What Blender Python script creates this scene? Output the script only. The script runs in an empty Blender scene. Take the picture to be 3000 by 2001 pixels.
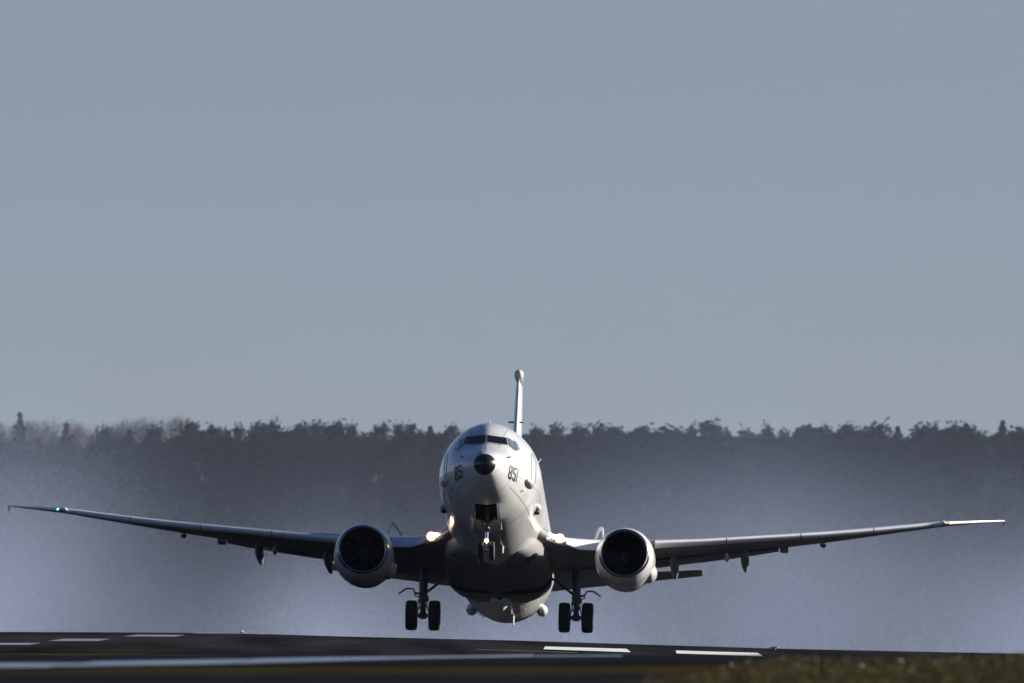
import bpy, bmesh, math, random
from math import sin, cos, pi, sqrt, radians, atan2, exp
from mathutils import Vector, Matrix
random.seed(7)
sc = bpy.context.scene
COL = sc.collection

# ------------------------------------------------------------------ camera, sky, sun, exposure
cam = bpy.data.cameras.new('camera')
cam.lens = 600.0
cam.sensor_width = 36.0
cam.clip_start = 1.0
cam.clip_end = 20000.0
cam.dof.use_dof = True
cam.dof.focus_distance = 628.0
cam.dof.aperture_fstop = 4.0
camo = bpy.data.objects.new('camera', cam)
COL.objects.link(camo)
camo.location = (0, 0, 0)
camo.rotation_euler = (radians(90) + math.atan((1850 - 1000.5) / 50000.0), 0, 0)
sc.camera = camo

SUN_EL, SUN_AZ = 15.5, 107.0            # azimuth measured from the direction of the camera, towards the picture's right
sd = Vector((sin(radians(SUN_AZ)) * cos(radians(SUN_EL)), -cos(radians(SUN_AZ)) * cos(radians(SUN_EL)), sin(radians(SUN_EL))))
w = bpy.data.worlds.new('World')
sc.world = w
w.use_nodes = True
wn, wl = w.node_tree.nodes, w.node_tree.links
bg = wn['Background']
sky = wn.new('ShaderNodeTexSky')
sky.sky_type = 'NISHITA'
sky.sun_disc = False
sky.sun_elevation = radians(SUN_EL)
sky.sun_rotation = atan2(sd.x, sd.y)
sky.air_density = 0.72
sky.dust_density = 0.15
sky.ozone_density = 3.0
tint = wn.new('ShaderNodeMix'); tint.data_type = 'RGBA'; tint.blend_type = 'MULTIPLY'
tint.inputs[0].default_value = 1.0
tint.inputs[7].default_value = (0.685, 0.635, 0.775, 1)
wl.new(sky.outputs[0], tint.inputs[6])
# pale veil of thin cloud low over the whole horizon
wtc = wn.new('ShaderNodeTexCoord'); wsx = wn.new('ShaderNodeSeparateXYZ'); wmr = wn.new('ShaderNodeMapRange')
wl.new(wtc.outputs['Generated'], wsx.inputs[0])
wl.new(wsx.outputs[2], wmr.inputs[0])
wmr.inputs[1].default_value = 0.05; wmr.inputs[2].default_value = 0.30; wmr.inputs[3].default_value = 0.65; wmr.inputs[4].default_value = 0.0
veil = wn.new('ShaderNodeMix'); veil.data_type = 'RGBA'
wl.new(wmr.outputs[0], veil.inputs[0])
wl.new(tint.outputs[2], veil.inputs[6])
veil.inputs[7].default_value = (2.42, 2.92, 3.5, 1)
wl.new(veil.outputs[2], bg.inputs[0])
bg.inputs[1].default_value = 0.05
sl = bpy.data.lights.new('sun', 'SUN')
sl.energy = 5.0
sl.angle = radians(0.5)
sl.color = (1.0, 0.95, 0.86)
slo = bpy.data.objects.new('sun', sl)
COL.objects.link(slo)
slo.rotation_euler = (-sd).to_track_quat('-Z', 'Y').to_euler()
vs = sc.view_settings
vs.view_transform = 'Standard'
vs.look = 'None'
vs.gamma = 1.0
vs.exposure = 1.1
sc.cycles.max_bounces = 6
sc.cycles.volume_bounces = 1
sc.cycles.volume_step_rate = 1.0
sc.cycles.use_denoising = True

# ------------------------------------------------------------------ helpers
def mat(name, col, rough=0.5, metal=0.0, coat=0.0, spec=0.5, emit=None, estr=0.0, var=0.0, vscale=3.0, bump=0.0, col2=None, stretch=None, coatr=0.08):
    m = bpy.data.materials.new(name)
    m.use_nodes = True
    n, l = m.node_tree.nodes, m.node_tree.links
    b = n['Principled BSDF']
    b.inputs['Base Color'].default_value = (*col, 1)
    b.inputs['Roughness'].default_value = rough
    b.inputs['Metallic'].default_value = metal
    b.inputs['Specular IOR Level'].default_value = spec
    b.inputs['Coat Weight'].default_value = coat
    b.inputs['Coat Roughness'].default_value = coatr
    if emit:
        b.inputs['Emission Color'].default_value = (*emit, 1)
        b.inputs['Emission Strength'].default_value = estr
    if var or bump or col2:
        tc = n.new('ShaderNodeTexCoord')
        mp = n.new('ShaderNodeMapping')
        if stretch:
            mp.inputs['Scale'].default_value = stretch
        l.new(tc.outputs['Object'], mp.inputs[0])
        nz = n.new('ShaderNodeTexNoise')
        nz.inputs['Scale'].default_value = vscale
        nz.inputs['Detail'].default_value = 6
        l.new(mp.outputs[0], nz.inputs['Vector'])
        if var or col2:
            r = n.new('ShaderNodeMix')
            r.data_type = 'RGBA'
            c1 = tuple(min(1, c * (1 + var)) for c in col)
            c2 = col2 if col2 else tuple(c * (1 - var) for c in col)
            r.inputs[6].default_value = (*c1, 1)
            r.inputs[7].default_value = (*c2, 1)
            mr = n.new('ShaderNodeMapRange')
            mr.inputs[1].default_value = 0.35
            mr.inputs[2].default_value = 0.65
            l.new(nz.outputs[0], mr.inputs[0])
            l.new(mr.outputs[0], r.inputs[0])
            l.new(r.outputs[2], b.inputs['Base Color'])
        if bump:
            bp = n.new('ShaderNodeBump')
            bp.inputs['Strength'].default_value = bump
            bp.inputs['Distance'].default_value = 0.05
            l.new(nz.outputs[0], bp.inputs['Height'])
            l.new(bp.outputs[0], b.inputs['Normal'])
    return m

M = {}
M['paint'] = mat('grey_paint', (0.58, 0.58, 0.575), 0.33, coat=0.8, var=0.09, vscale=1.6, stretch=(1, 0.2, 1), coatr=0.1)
M['paint_low'] = mat('shaded_grey_paint', (0.19, 0.19, 0.185), 0.55, coat=0.05, spec=0.2, var=0.12, vscale=2.0, stretch=(1, 0.2, 1), coatr=0.2)  # darker copy of the grey paint, underside shade put into its colour
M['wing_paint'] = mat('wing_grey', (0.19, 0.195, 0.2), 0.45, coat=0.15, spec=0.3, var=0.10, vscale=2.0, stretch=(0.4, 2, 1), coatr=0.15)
M['slat'] = mat('slat_metal', (0.74, 0.75, 0.77), 0.34, metal=0.0, coat=0.6, var=0.04)
M['lip'] = mat('polished_lip', (0.34, 0.34, 0.36), 0.24, metal=1.0)
M['radome'] = mat('black_radome', (0.012, 0.012, 0.012), 0.24, coat=0.3, coatr=0.2)
M['glass'] = mat('cockpit_glass', (0.006, 0.006, 0.008), 0.08, spec=0.2)
M['sideglass'] = mat('side_glass_sky', (0.16, 0.20, 0.24), 0.04, spec=1.0, coat=1.0)  # pale blue-grey of the reflected sky put into the base colour
M['black'] = mat('black_marking', (0.014, 0.014, 0.014), 0.5)
M['seam'] = mat('panel_seam', (0.13, 0.13, 0.13), 0.6)
M['red'] = mat('red_line', (0.35, 0.03, 0.03), 0.5)
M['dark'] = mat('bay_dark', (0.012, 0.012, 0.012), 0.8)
M['duct'] = mat('intake_duct', (0.0035, 0.0035, 0.004), 0.6, spec=0.2)  # grey duct coloured near black, the intake's shade put into it
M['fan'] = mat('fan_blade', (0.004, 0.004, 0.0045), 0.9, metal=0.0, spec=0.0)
M['spinner'] = mat('spinner_grey', (0.04, 0.044, 0.05), 0.5)
M['tyre'] = mat('tyre_rubber', (0.012, 0.012, 0.013), 0.8, var=0.2, vscale=8)
M['hub'] = mat('wheel_hub', (0.10, 0.10, 0.11), 0.5, metal=0.4)
M['gear'] = mat('gear_steel', (0.10, 0.105, 0.115), 0.45, metal=0.3, var=0.3, vscale=9)
M['chrome'] = mat('chrome_strut', (0.75, 0.76, 0.78), 0.15, metal=1.0)
M['white_edge'] = mat('white_edge', (0.72, 0.70, 0.68), 0.3, coat=0.5)
M['lamp'] = mat('lamp_lens', (1, 0.8, 0.6), 0.3, emit=(1.0, 0.72, 0.42), estr=8.0)
M['glow'] = mat('lamp_glow_rim', (0.5, 0.3, 0.15), 0.3, emit=(1.0, 0.36, 0.10), estr=0.7)  # added orange glow for the warm rim round the lamps, no real reflector
M['green'] = mat('green_lamp', (0.1, 1, 0.8), 0.3, emit=(0.15, 1.0, 0.75), estr=2.0)
M['redlamp'] = mat('red_lamp', (1, 0.1, 0.05), 0.3, emit=(1.0, 0.06, 0.03), estr=8.0)

class MB:
    def __init__(s):
        s.v, s.f, s.m = [], [], []
    def add(s, vs, fs, mi=0):
        o = len(s.v)
        s.v += [tuple(p) for p in vs]
        s.f += [tuple(i + o for i in f) for f in fs]
        s.m += [mi] * len(fs)
    def loft(s, rings, closed=True, cap=True, mi=0):
        n = len(rings[0])
        vs = [p for r in rings for p in r]
        fs = []
        for i in range(len(rings) - 1):
            for j in range(n if closed else n - 1):
                a, b = i * n + j, i * n + (j + 1) % n
                fs.append((a, b, b + n, a + n))
        if cap and closed:
            fs.append(tuple(range(n - 1, -1, -1)))
            k = (len(rings) - 1) * n
            fs.append(tuple(range(k, k + n)))
        s.add(vs, fs, mi)
    def tube(s, pts, r, n=10, mi=0, cap=True):
        pts = [Vector(p) for p in pts]
        rs = r if isinstance(r, (list, tuple)) else [r] * len(pts)
        rings = []
        up = None
        for i, p in enumerate(pts):
            d = (pts[min(i + 1, len(pts) - 1)] - pts[max(i - 1, 0)]).normalized()
            if up is None or abs(d.dot(up)) > 0.99:
                up = Vector((0, 0, 1)) if abs(d.z) < 0.9 else Vector((1, 0, 0))
            a = d.cross(up).normalized()
            up = a.cross(d).normalized()
            rings.append([p + (a * cos(2 * pi * k / n) + up * sin(2 * pi * k / n)) * rs[i] for k in range(n)])
        s.loft(rings, True, cap, mi)
    def lathe(s, prof, c, axis='Y', n=32, mi=0, cap=False, sx=1, sz=1):
        rings = []
        for (t, r) in prof:
            ring = []
            for k in range(n):
                a = 2 * pi * k / n
                p, q = r * cos(a) * sx, r * sin(a) * sz
                ring.append({'Y': (c[0] + p, c[1] + t, c[2] + q), 'X': (c[0] + t, c[1] + p, c[2] + q), 'Z': (c[0] + p, c[1] + q, c[2] + t)}[axis])
            rings.append(ring)
        s.loft(rings, True, cap, mi)
    def box(s, c, d, rot=None, mi=0, bev=0.0):
        bm = bmesh.new()
        bmesh.ops.create_cube(bm, size=1)
        for v in bm.verts:
            v.co = Vector((v.co.x * d[0], v.co.y * d[1], v.co.z * d[2]))
        if bev:
            bmesh.ops.bevel(bm, geom=list(bm.edges), offset=bev, segments=2, affect='EDGES')
        R = rot if rot else Matrix.Identity(3)
        bm.verts.index_update()
        s.add([R @ v.co + Vector(c) for v in bm.verts], [[v.index for v in f.verts] for f in bm.faces], mi)
        bm.free()
    def ellipsoid(s, c, r, n=24, mi=0, rot=None, f=None):
        rings = []
        R = rot if rot else Matrix.Identity(3)
        for i in range(n // 2 + 1):
            th = pi * i / (n // 2)
            rr = max(sin(th), 0.002)
            rings.append([Vector(c) + R @ Vector((r[0] * rr * cos(2 * pi * k / n), -r[1] * cos(th), r[2] * rr * sin(2 * pi * k / n))) for k in range(n)])
        s.loft(rings, True, True, mi)
    def build(s, name, mats, parent=None, smooth=40):
        me = bpy.data.meshes.new(name)
        me.from_pydata(s.v, [], s.f)
        for m in (mats if isinstance(mats, (list, tuple)) else [mats]):
            me.materials.append(m)
        me.polygons.foreach_set('material_index', s.m)
        bm = bmesh.new()
        bm.from_mesh(me)
        bmesh.ops.recalc_face_normals(bm, faces=bm.faces)
        bm.to_mesh(me)
        bm.free()
        if smooth:
            me.polygons.foreach_set('use_smooth', [True] * len(me.polygons))
            me.set_sharp_from_angle(angle=radians(smooth))
        o = bpy.data.objects.new(name, me)
        COL.objects.link(o)
        if parent:
            o.parent = parent
        return o

def tag(o, label=None, cat=None, group=None, kind=None):
    if label: o['label'] = label
    if cat: o['category'] = cat
    if group: o['group'] = group
    if kind: o['kind'] = kind
    return o

def empty(name, loc=(0, 0, 0)):
    e = bpy.data.objects.new(name, None)
    e.empty_display_size = 0.5
    COL.objects.link(e)
    e.location = loc
    return e

def lerp_tab(x, tab):
    if x <= tab[0][0]: return tab[0][1]
    for (a, p), (b, q) in zip(tab, tab[1:]):
        if x <= b:
            return p + (q - p) * (x - a) / (b - a)
    return tab[-1][1]

def smooth_tab(x, tab):
    # monotone-ish Catmull-Rom through a table
    n = len(tab)
    if x <= tab[0][0]: return tab[0][1]
    if x >= tab[-1][0]: return tab[-1][1]
    for i in range(n - 1):
        if x <= tab[i + 1][0]:
            x0, y0 = tab[i]; x1, y1 = tab[i + 1]
            h = x1 - x0
            d = (y1 - y0) / h
            dl = (y0 - tab[i - 1][1]) / (x0 - tab[i - 1][0]) if i > 0 else d
            dr = (tab[i + 2][1] - y1) / (tab[i + 2][0] - x1) if i < n - 2 else d
            m0 = 0 if dl * d <= 0 else 2 * dl * d / (dl + d)
            m1 = 0 if dr * d <= 0 else 2 * dr * d / (dr + d)
            t = (x - x0) / h
            return (2*t**3-3*t*t+1)*y0 + (t**3-2*t*t+t)*h*m0 + (-2*t**3+3*t*t)*y1 + (t**3-t*t)*h*m1

# ------------------------------------------------------------------ terrain: runway on a low crest, valley, near verge
CROSS = [(-60, 0.05), (-18.6, -0.037), (-13, -0.06), (-9.7, -0.09), (-6.2, -0.20), (0, -0.345), (9.5, -0.64), (18.6, -0.83), (60, -1.3)]
ALONG = [(500, -0.95), (530, -0.75), (545, -0.58), (570, -0.36), (590, -0.21), (605, -0.09), (620, 0.0), (640, -0.06), (700, -0.5), (900, -1.2), (1500, -1.6), (2108, -1.6), (2150, 12), (2200, 20), (2600, 20.5), (6000, 21)]
NEAR = [(-200, -1.8), (20, -1.75), (60, -1.6), (110, -1.0), (150, -0.62), (180, -0.55), (215, -0.54), (250, -0.515), (290, -0.475), (330, -0.475), (360, -0.7), (400, -1.25), (480, -1.3), (500, -1.25)]
MOUND = [(1.2, 0), (2.0, 0.02), (3.2, 0.03), (5.0, 0.015), (6.2, 0.03), (7.4, 0.10), (12, 0.16), (60, 0.16)]
def gz(x, d):
    far = lerp_tab(max(-60, min(60, x)), CROSS) + smooth_tab(d, ALONG)
    if abs(x) > 200:
        far = min(far, -1.0)
    near = smooth_tab(d, NEAR)
    b = math.exp(-((d - 255) / 38.0) ** 2)
    near += lerp_tab(x * 245.0 / max(d, 60), MOUND) * b
    t = min(1, max(0, (d - 420) / 80.0))
    t = t * t * (3 - 2 * t)
    return near * (1 - t) + far * t

def sheet(xs, ds, dz, rag=0.0):
    mb = MB()
    rnd = random.Random(3)
    rings = []
    for i, d in enumerate(ds):
        edge = (i == 0 or i == len(ds) - 1)
        rings.append([(x, d + (rnd.uniform(-rag, rag) if edge else 0), 0) for x in xs])
    rings = [[(x, d, gz(x, d) + dz) for (x, d, _) in r] for r in rings]
    mb.loft(rings, False, False)
    return mb

def frange(a, b, s):
    n = max(1, int(round((b - a) / s)))
    return [a + (b - a) * i / n for i in range(n + 1)]

m_ground = mat('dry_grass_soil', (0.038, 0.030, 0.014), 0.95, var=0.3, vscale=0.6, col2=(0.018, 0.015, 0.008), spec=0.0, bump=0.3)
m_asphalt = mat('runway_asphalt', (0.0185, 0.0185, 0.022), 0.85, var=0.45, vscale=0.35, bump=0.15, stretch=(1, 0.08, 1), spec=0.0)
m_asphalt2 = mat('taxiway_asphalt', (0.014, 0.015, 0.019), 0.8, spec=0.0, var=0.2, vscale=0.5, bump=0.15, stretch=(1, 0.3, 1))
m_conc = mat('sky_sheen_concrete', (0.20, 0.23, 0.30), 0.25, var=0.25, vscale=0.5, stretch=(1, 0.2, 1))  # blue sky sheen on damp concrete mixed into the base colour
m_white = mat('white_road_paint', (0.78, 0.78, 0.76), 0.6, var=0.1, vscale=1.5)
m_worn = mat('worn_white_paint', (0.20, 0.21, 0.225), 0.5, var=0.35, vscale=1.2)
m_yellow = mat('yellow_road_paint', (0.14, 0.11, 0.04), 0.6, var=0.2, vscale=2)

xs_g = [-4000, -1500, -500, -200, -100] + frange(-60, 60, 1.0) + [100, 200, 500, 1500, 4000]
ds_g = [-300, -60, 0, 20, 60, 100] + frange(130, 360, 4) + frange(370, 520, 8) + frange(525, 720, 4) + [760, 820, 900, 1100, 1500, 2100, 2125, 2150, 2175, 2200, 2600, 3200, 5000, 9000]
tag(sheet(xs_g, ds_g, 0).build('ground', m_ground), kind='structure')
xs_r = frange(-60, 60, 1.0)
tag(sheet(xs_r, frange(541, 720, 3) + [760, 820, 900, 1100, 1500], 0.02).build('runway', m_asphalt), kind='structure')
tag(sheet(frange(-60, 1.75, 1.0), [100] + frange(130, 212, 4), 0.02, 0.0).build('taxiway', m_asphalt2), kind='structure')
tag(sheet(frange(-60, 9, 1.0), frange(252, 352, 4), 0.02).build('service_road', m_asphalt2), kind='structure')

def patch(mb, c, dz=0.035, nx=6, nd=6):
    # c: four ground corners (x, d) going round; laid on the terrain
    (a, b, e, f) = c
    rings = []
    for j in range(nd + 1):
        t = j / nd
        ring = []
        for i in range(nx + 1):
            s = i / nx
            x = (a[0] * (1 - s) + b[0] * s) * (1 - t) + (f[0] * (1 - s) + e[0] * s) * t
            d = (a[1] * (1 - s) + b[1] * s) * (1 - t) + (f[1] * (1 - s) + e[1] * s) * t
            ring.append((x, d, gz(x, d) + dz))
        rings.append(ring)
    mb.loft(rings, False, False)
mk = MB()
for x0 in (0.95, 5.5):
    patch(mk, [(x0 + 0.12, 583), (x0 + 3.1, 582), (x0 + 3.05, 595), (x0 + 0.2, 594.5)])
tag(mk.build('runway_markings', m_white), kind='structure')
mk = MB()
for (xa, xb, d0, d1) in [(-18.2, -15.9, 561, 569), (-15.7, -14.0, 577, 587), (-13.6, -11.8, 597, 606), (-11.5, -8.9, 613, 622)]:
    patch(mk, [(xa, d0), (xb, d0 + 1), (xb + 0.2, d1), (xa + 0.3, d1)])
tag(mk.build('worn_runway_markings', m_worn), kind='structure')
mk = MB()
patch(mk, [(-1.2, 574), (2.2, 572.5), (2.2, 574), (-1.2, 575.5)])
tag(mk.build('yellow_taxi_line', m_yellow), kind='structure')
mk = MB()
for (a, b, wd) in [((-12, 231), (-6.45, 236), 20.0), ((-6.42, 240), (-4.2, 254), 23.0), ((-4.18, 254), (-2.0, 276), 25.0), ((-1.98, 276), (0.4, 300), 24.0), ((0.42, 300), (2.0, 304), 14.0)]:
    patch(mk, [a, b, (b[0], b[1] + wd), (a[0], a[1] + wd)])
tag(mk.build('concrete_strip', m_conc), kind='structure')

# ------------------------------------------------------------------ the aircraft, built nose at origin, +Y aft, +X picture right
PLANE = empty('jet_aircraft', (-1.0, 618.45, 6.119))
PLANE.rotation_mode = 'YXZ'
PLANE.rotation_euler = (radians(-8.912), radians(0.886), radians(-1.723))
tag(PLANE, 'grey twin engine patrol jet numbered 851 lifting off with its wheels down', 'airplane')

ZT = [(0, 0.0), (0.03, 0.12), (0.1, 0.225), (0.3, 0.38), (0.7, 0.575), (1.2, 0.76), (1.75, 0.96), (2.2, 1.2), (2.7, 1.50), (3.3, 1.84), (4, 2.11), (5, 2.30), (6.5, 2.38), (9, 2.38), (26, 2.36), (32, 2.25), (38, 1.9)]
ZB = [(0, 0.0), (0.03, -0.12), (0.1, -0.24), (0.3, -0.43), (0.7, -0.68), (1.2, -0.90), (2, -1.15), (3, -1.36), (4.5, -1.55), (6, -1.63), (7.5, -1.65), (23, -1.67), (25.5, -1.68), (28, -1.48), (31, -0.85), (34, -0.05), (38, 1.2)]
HW = [(0, 0.0), (0.03, 0.12), (0.1, 0.235), (0.3, 0.415), (0.7, 0.68), (1.2, 0.93), (2, 1.24), (3, 1.51), (4, 1.69), (5.5, 1.83), (7, 1.88), (26, 1.88), (28, 1.80), (31, 1.48), (34, 1.0), (38, 0.3)]
def sec(y):
    zt, zb, hw = smooth_tab(y, ZT), smooth_tab(y, ZB), smooth_tab(y, HW)
    zw = 0.42 * min(1, y / 7.0) * (1 if y < 26 else 1) + (max(0, y - 26) / 12.0) * 1.15
    return zt, zb, hw, min(max(zw, zb + 0.02), zt - 0.02) if y > 0.03 else 0
def uexp(y):
    return 2.0 - 0.42 * max(0.0, min(1, (y - 0.5) / 0.6)) * max(0.0, min(1, (6.0 - y) / 3.0))
def inside(p):
    if p[1] < 0.003: return False
    zt, zb, hw, zw = sec(p[1])
    h = (zt - zw) if p[2] > zw else (zw - zb)
    if h < 1e-4 or hw < 1e-4: return False
    e = uexp(p[1]) if p[2] > zw else 2.0
    return (abs(p[0]) / hw) ** e + (abs(p[2] - zw) / h) ** 2 < 1
def field(p):
    zt, zb, hw, zw = sec(p[1])
    h = (zt - zw) if p[2] > zw else (zw - zb)
    e = uexp(p[1]) if p[2] > zw else 2.0
    return (abs(p[0]) / hw) ** e + (abs(p[2] - zw) / h) ** 2
KX, KZ = -0.03405, 0.16451
def surf(u, v, off=0.008):
    y, st = 0.0, 0.04
    while y < 32:
        if inside((u + KX * y, y, v + KZ * y)): break
        y += st
    a, b = y - st, y
    for _ in range(24):
        c = (a + b) / 2
        if inside((u + KX * c, c, v + KZ * c)): b = c
        else: a = c
    p = Vector((u + KX * b, b, v + KZ * b))
    e = 0.004
    g = Vector([field(p + d) - field(p - d) for d in (Vector((e, 0, 0)), Vector((0, e, 0)), Vector((0, 0, e)))])
    return p + g.normalized() * off
def bil(q, s, t):
    # q: top-left, top-right, bottom-right, bottom-left
    return tuple((q[0][k] * (1 - s) + q[1][k] * s) * (1 - t) + (q[3][k] * (1 - s) + q[2][k] * s) * t for k in (0, 1))
def decal(mb, q, n=6, m=4, off=0.008, mi=0):
    mb.loft([[surf(*bil(q, i / n, j / m), off) for i in range(n + 1)] for j in range(m + 1)], False, False, mi)
def line_decal(mb, pts, wd, off=0.008, mi=0):
    P = []
    for (a, b) in zip(pts, pts[1:]):
        k = max(1, int(math.hypot(b[0] - a[0], b[1] - a[1]) / 0.08))
        P += [(a[0] + (b[0] - a[0]) * i / k, a[1] + (b[1] - a[1]) * i / k) for i in range(k)]
    P.append(pts[-1])
    L, R = [], []
    for i, p in enumerate(P):
        a, b = P[max(0, i - 1)], P[min(len(P) - 1, i + 1)]
        dx, dy = b[0] - a[0], b[1] - a[1]
        n = math.hypot(dx, dy) or 1
        L.append(surf(p[0] - dy / n * wd / 2, p[1] + dx / n * wd / 2, off))
        R.append(surf(p[0] + dy / n * wd / 2, p[1] - dx / n * wd / 2, off))
    mb.loft([L, R], False, False, mi)

# fuselage
N = 72
def fus_ring(y, grow=0.0):
    zt, zb, hw, zw = sec(y)
    out = []
    for k in range(N):
        a = 2 * pi * k / N
        c, s = cos(a), sin(a)
        e = 2.0 / uexp(y) if s > 0 else 1.0
        out.append(((hw + grow) * abs(c) ** e * (1 if c > 0 else -1), y, zw + ((zt - zw + grow) if s > 0 else (zw - zb + grow)) * s))
    return out
ys = [0.004, 0.012, 0.03, 0.06, 0.1, 0.15, 0.2, 0.26, 0.32] + frange(0.4, 8, 0.12) + frange(8.4, 26, 0.6) + frange(26.3, 38, 0.4)
mb = MB()
mb.loft([fus_ring(y) for y in ys if y >= 0.26])
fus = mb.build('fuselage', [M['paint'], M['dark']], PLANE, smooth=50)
def cut(o, boxes, darkslot):
    for (c, d) in boxes:
        cb = MB(); cb.box(c, d)
        co = cb.build('cutter', [m for m in o.data.materials], o.parent, smooth=0)
        for p in co.data.polygons: p.material_index = darkslot
        md = o.modifiers.new('b', 'BOOLEAN')
        md.operation = 'DIFFERENCE'
        md.solver = 'EXACT'
        md.object = co
        bpy.context.view_layer.update()
        dg = bpy.context.evaluated_depsgraph_get()
        me = bpy.data.meshes.new_from_object(o.evaluated_get(dg))
        o.modifiers.clear()
        o.data = me
        me.set_sharp_from_angle(angle=radians(40))
        bpy.data.objects.remove(co)
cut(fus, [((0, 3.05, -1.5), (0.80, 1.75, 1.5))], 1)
mb = MB()
mb.loft([fus_ring(y, 0.004) for y in (0.004, 0.012, 0.025, 0.04, 0.06, 0.085, 0.115, 0.15, 0.19, 0.23, 0.27, 0.275)])
mb.build('radome', M['radome'], PLANE)

# cockpit windows, front two dark, side ones carry the sky's reflection in their colour
WIN = {'f': [[(0.111, 1.009), (0.775, 0.927), (0.829, 0.676), (0.108, 0.764)], [(-0.660, 0.942), (0.005, 1.013), (0.011, 0.744), (-0.720, 0.678)]],
       's': [[(0.845, 0.909), (0.967, 0.851), (1.099, 0.462), (0.895, 0.653)], [(1.022, 0.82), (1.142, 0.767), (1.255, 0.52), (1.139, 0.467)],
             [(-0.800, 0.860), (-0.700, 0.892), (-0.765, 0.655), (-0.914, 0.500)], [(-0.921, 0.820), (-0.829, 0.850), (-0.955, 0.470), (-1.06, 0.513)]]}
for k, qs in WIN.items():
    for q in qs:
        mb = MB()
        decal(mb, q, 16, 10, 0.010 if k == 'f' else 0.02, 0)
        ce = (sum(p[0] for p in q) / 4, sum(p[1] for p in q) / 4)
        g = MB()
        qq = [(ce[0] + (p[0] - ce[0]) * (1.08 if k == 'f' else 1.22), ce[1] + (p[1] - ce[1]) * (1.16 if k == 'f' else 1.12)) for p in q]
        decal(g, qq, 16, 10, 0.004, 0)
        wdw = mb.build('cockpit_window', M['glass'] if k == 'f' else M['sideglass'], PLANE)
        g.build('window_frame', M['seam'] if k == 's' else M['paint_low'], wdw)

# number 851 on both cheeks
def strokes(digit):
    # rectangles and diagonals in a 0..1 box (x right, y down), as quads
    T, S = 0.16, 0.34
    H = lambda y0, y1, x0=0.12, x1=0.88: [(x0, y0), (x1, y0), (x1, y1), (x0, y1)]
    V = lambda x0, x1, y0, y1: [(x0, y0), (x1, y0), (x1, y1), (x0, y1)]
    cor = lambda a, b, c, d: [a, b, c, d]
    if digit == '8':
        return [H(0, .16, .22, .78), H(0.42, .58, .22, .78), H(.84, 1, .22, .78), V(0, S, .09, .43), V(1 - S, 1, .09, .43), V(0, S, .57, .91), V(1 - S, 1, .57, .91),
                cor((0, .09), (.22, 0), (.26, .11), (S, .14)), cor((.78, 0), (1, .09), (1 - S, .14), (.74, .11)), cor((0, .91), (S, .86), (.26, .89), (.22, 1)), cor((1 - S, .86), (1, .91), (.78, 1), (.74, .89)),
                cor((0, .43), (S, .40), (.30, .445), (.22, .50)), cor((1, .43), (1 - S, .40), (.70, .445), (.78, .50)), cor((0, .57), (S, .60), (.30, .555), (.22, .50)), cor((1, .57), (1 - S, .60), (.70, .555), (.78, .50))]
    if digit == '5':
        return [H(0, .16, 0, 1), V(0, S, .11, .50), H(.38, .54, S, .78), V(1 - S, 1, .49, .91), cor((.78, .40), (1, .49), (1 - S, .54), (.74, .51)), H(.84, 1, .22, .78),
                cor((1 - S, .86), (1, .91), (.78, 1), (.74, .89)), V(0, S, .74, .91), cor((0, .91), (S, .86), (.26, .89), (.22, 1))]
    return [V(.05, .75, 0, 1)]
def number(q):
    mb = MB()
    for ch, x0, x1 in (('8', -0.04, 0.37), ('5', 0.44, 0.80), ('1', 0.88, 1.0)):
        for st in strokes(ch):
            qq = [bil(q, x0 + (x1 - x0) * a, b) for a, b in st]
            decal(mb, qq, 2, 3, 0.007)
    mb.build('number_marking', M['black'], PLANE)
number([(0.922, -0.065), (1.261, -0.225), (1.181, -0.723), (0.869, -0.571)])
number([(-1.078, -0.178), (-0.794, -0.054), (-0.747, -0.541), (-1.025, -0.71)])

# doors drawn as thin seams, panel rings, red hazard ring
mb = MB()
line_decal(mb, [(1.713, 0.37), (1.717, -0.671), (1.81, -0.77), (1.883, -0.669), (1.885, 0.037), (1.762, 0.371), (1.713, 0.37)], 0.022)
mb.build('entry_door', M['seam'], PLANE)
mb = MB()
line_decal(mb, [(-1.42, 0.50), (-1.47, -0.35), (-1.38, -0.62), (-1.36, 0.30), (-1.42, 0.50)], 0.018)
mb.build('service_door', M['seam'], PLANE)
def ring(y, wd, a0, a1, off=0.006):
    mb = MB()
    rr = []
    for k in range(41):
        a = radians(a0 + (a1 - a0) * k / 40)
        row = []
        for yy in (y, y + wd):
            zt, zb, hw, zw = sec(yy)
            e = 2.0 / uexp(yy) if sin(a) > 0 else 1.0
            row.append(((hw + off) * abs(cos(a)) ** e * (1 if cos(a) > 0 else -1), yy, zw + ((zt - zw + off) if sin(a) > 0 else (zw - zb + off)) * sin(a)))
        rr.append(row)
    mb.loft(rr, False, False)
    return mb
ring(4.95, 0.035, 285, 335).build('hazard_line', M['red'], PLANE)
ring(4.95, 0.035, 205, 255).build('hazard_line', M['red'], PLANE)
for y, a0, a1 in ((1.35, 0, 360), (3.4, -50, 0), (3.4, 180, 230), (6.2, -20, 200), (7.7, -60, 240), (9.0, 0, 360), (11.5, 0, 180)):
    ring(y, 0.012, a0, a1, 0.004).build('panel_seam', M['seam'], PLANE)
for a in (-38, -14, 218, 194, 62, 118):
    mb = MB()
    L, R = [], []
    for k in range(30):
        yy = 1.6 + k * 0.28
        zt, zb, hw, zw = sec(yy)
        for lst, da in ((L, -0.28), (R, 0.28)):
            aa = radians(a + da)
            e = 2.0 / uexp(yy) if sin(aa) > 0 else 1.0
            lst.append(((hw + 0.005) * abs(cos(aa)) ** e * (1 if cos(aa) > 0 else -1), yy, zw + ((zt - zw + 0.005) if sin(aa) > 0 else (zw - zb + 0.005)) * sin(aa)))
    mb.loft([L, R], False, False)
    mb.build('panel_seam', M['seam'], PLANE)
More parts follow.
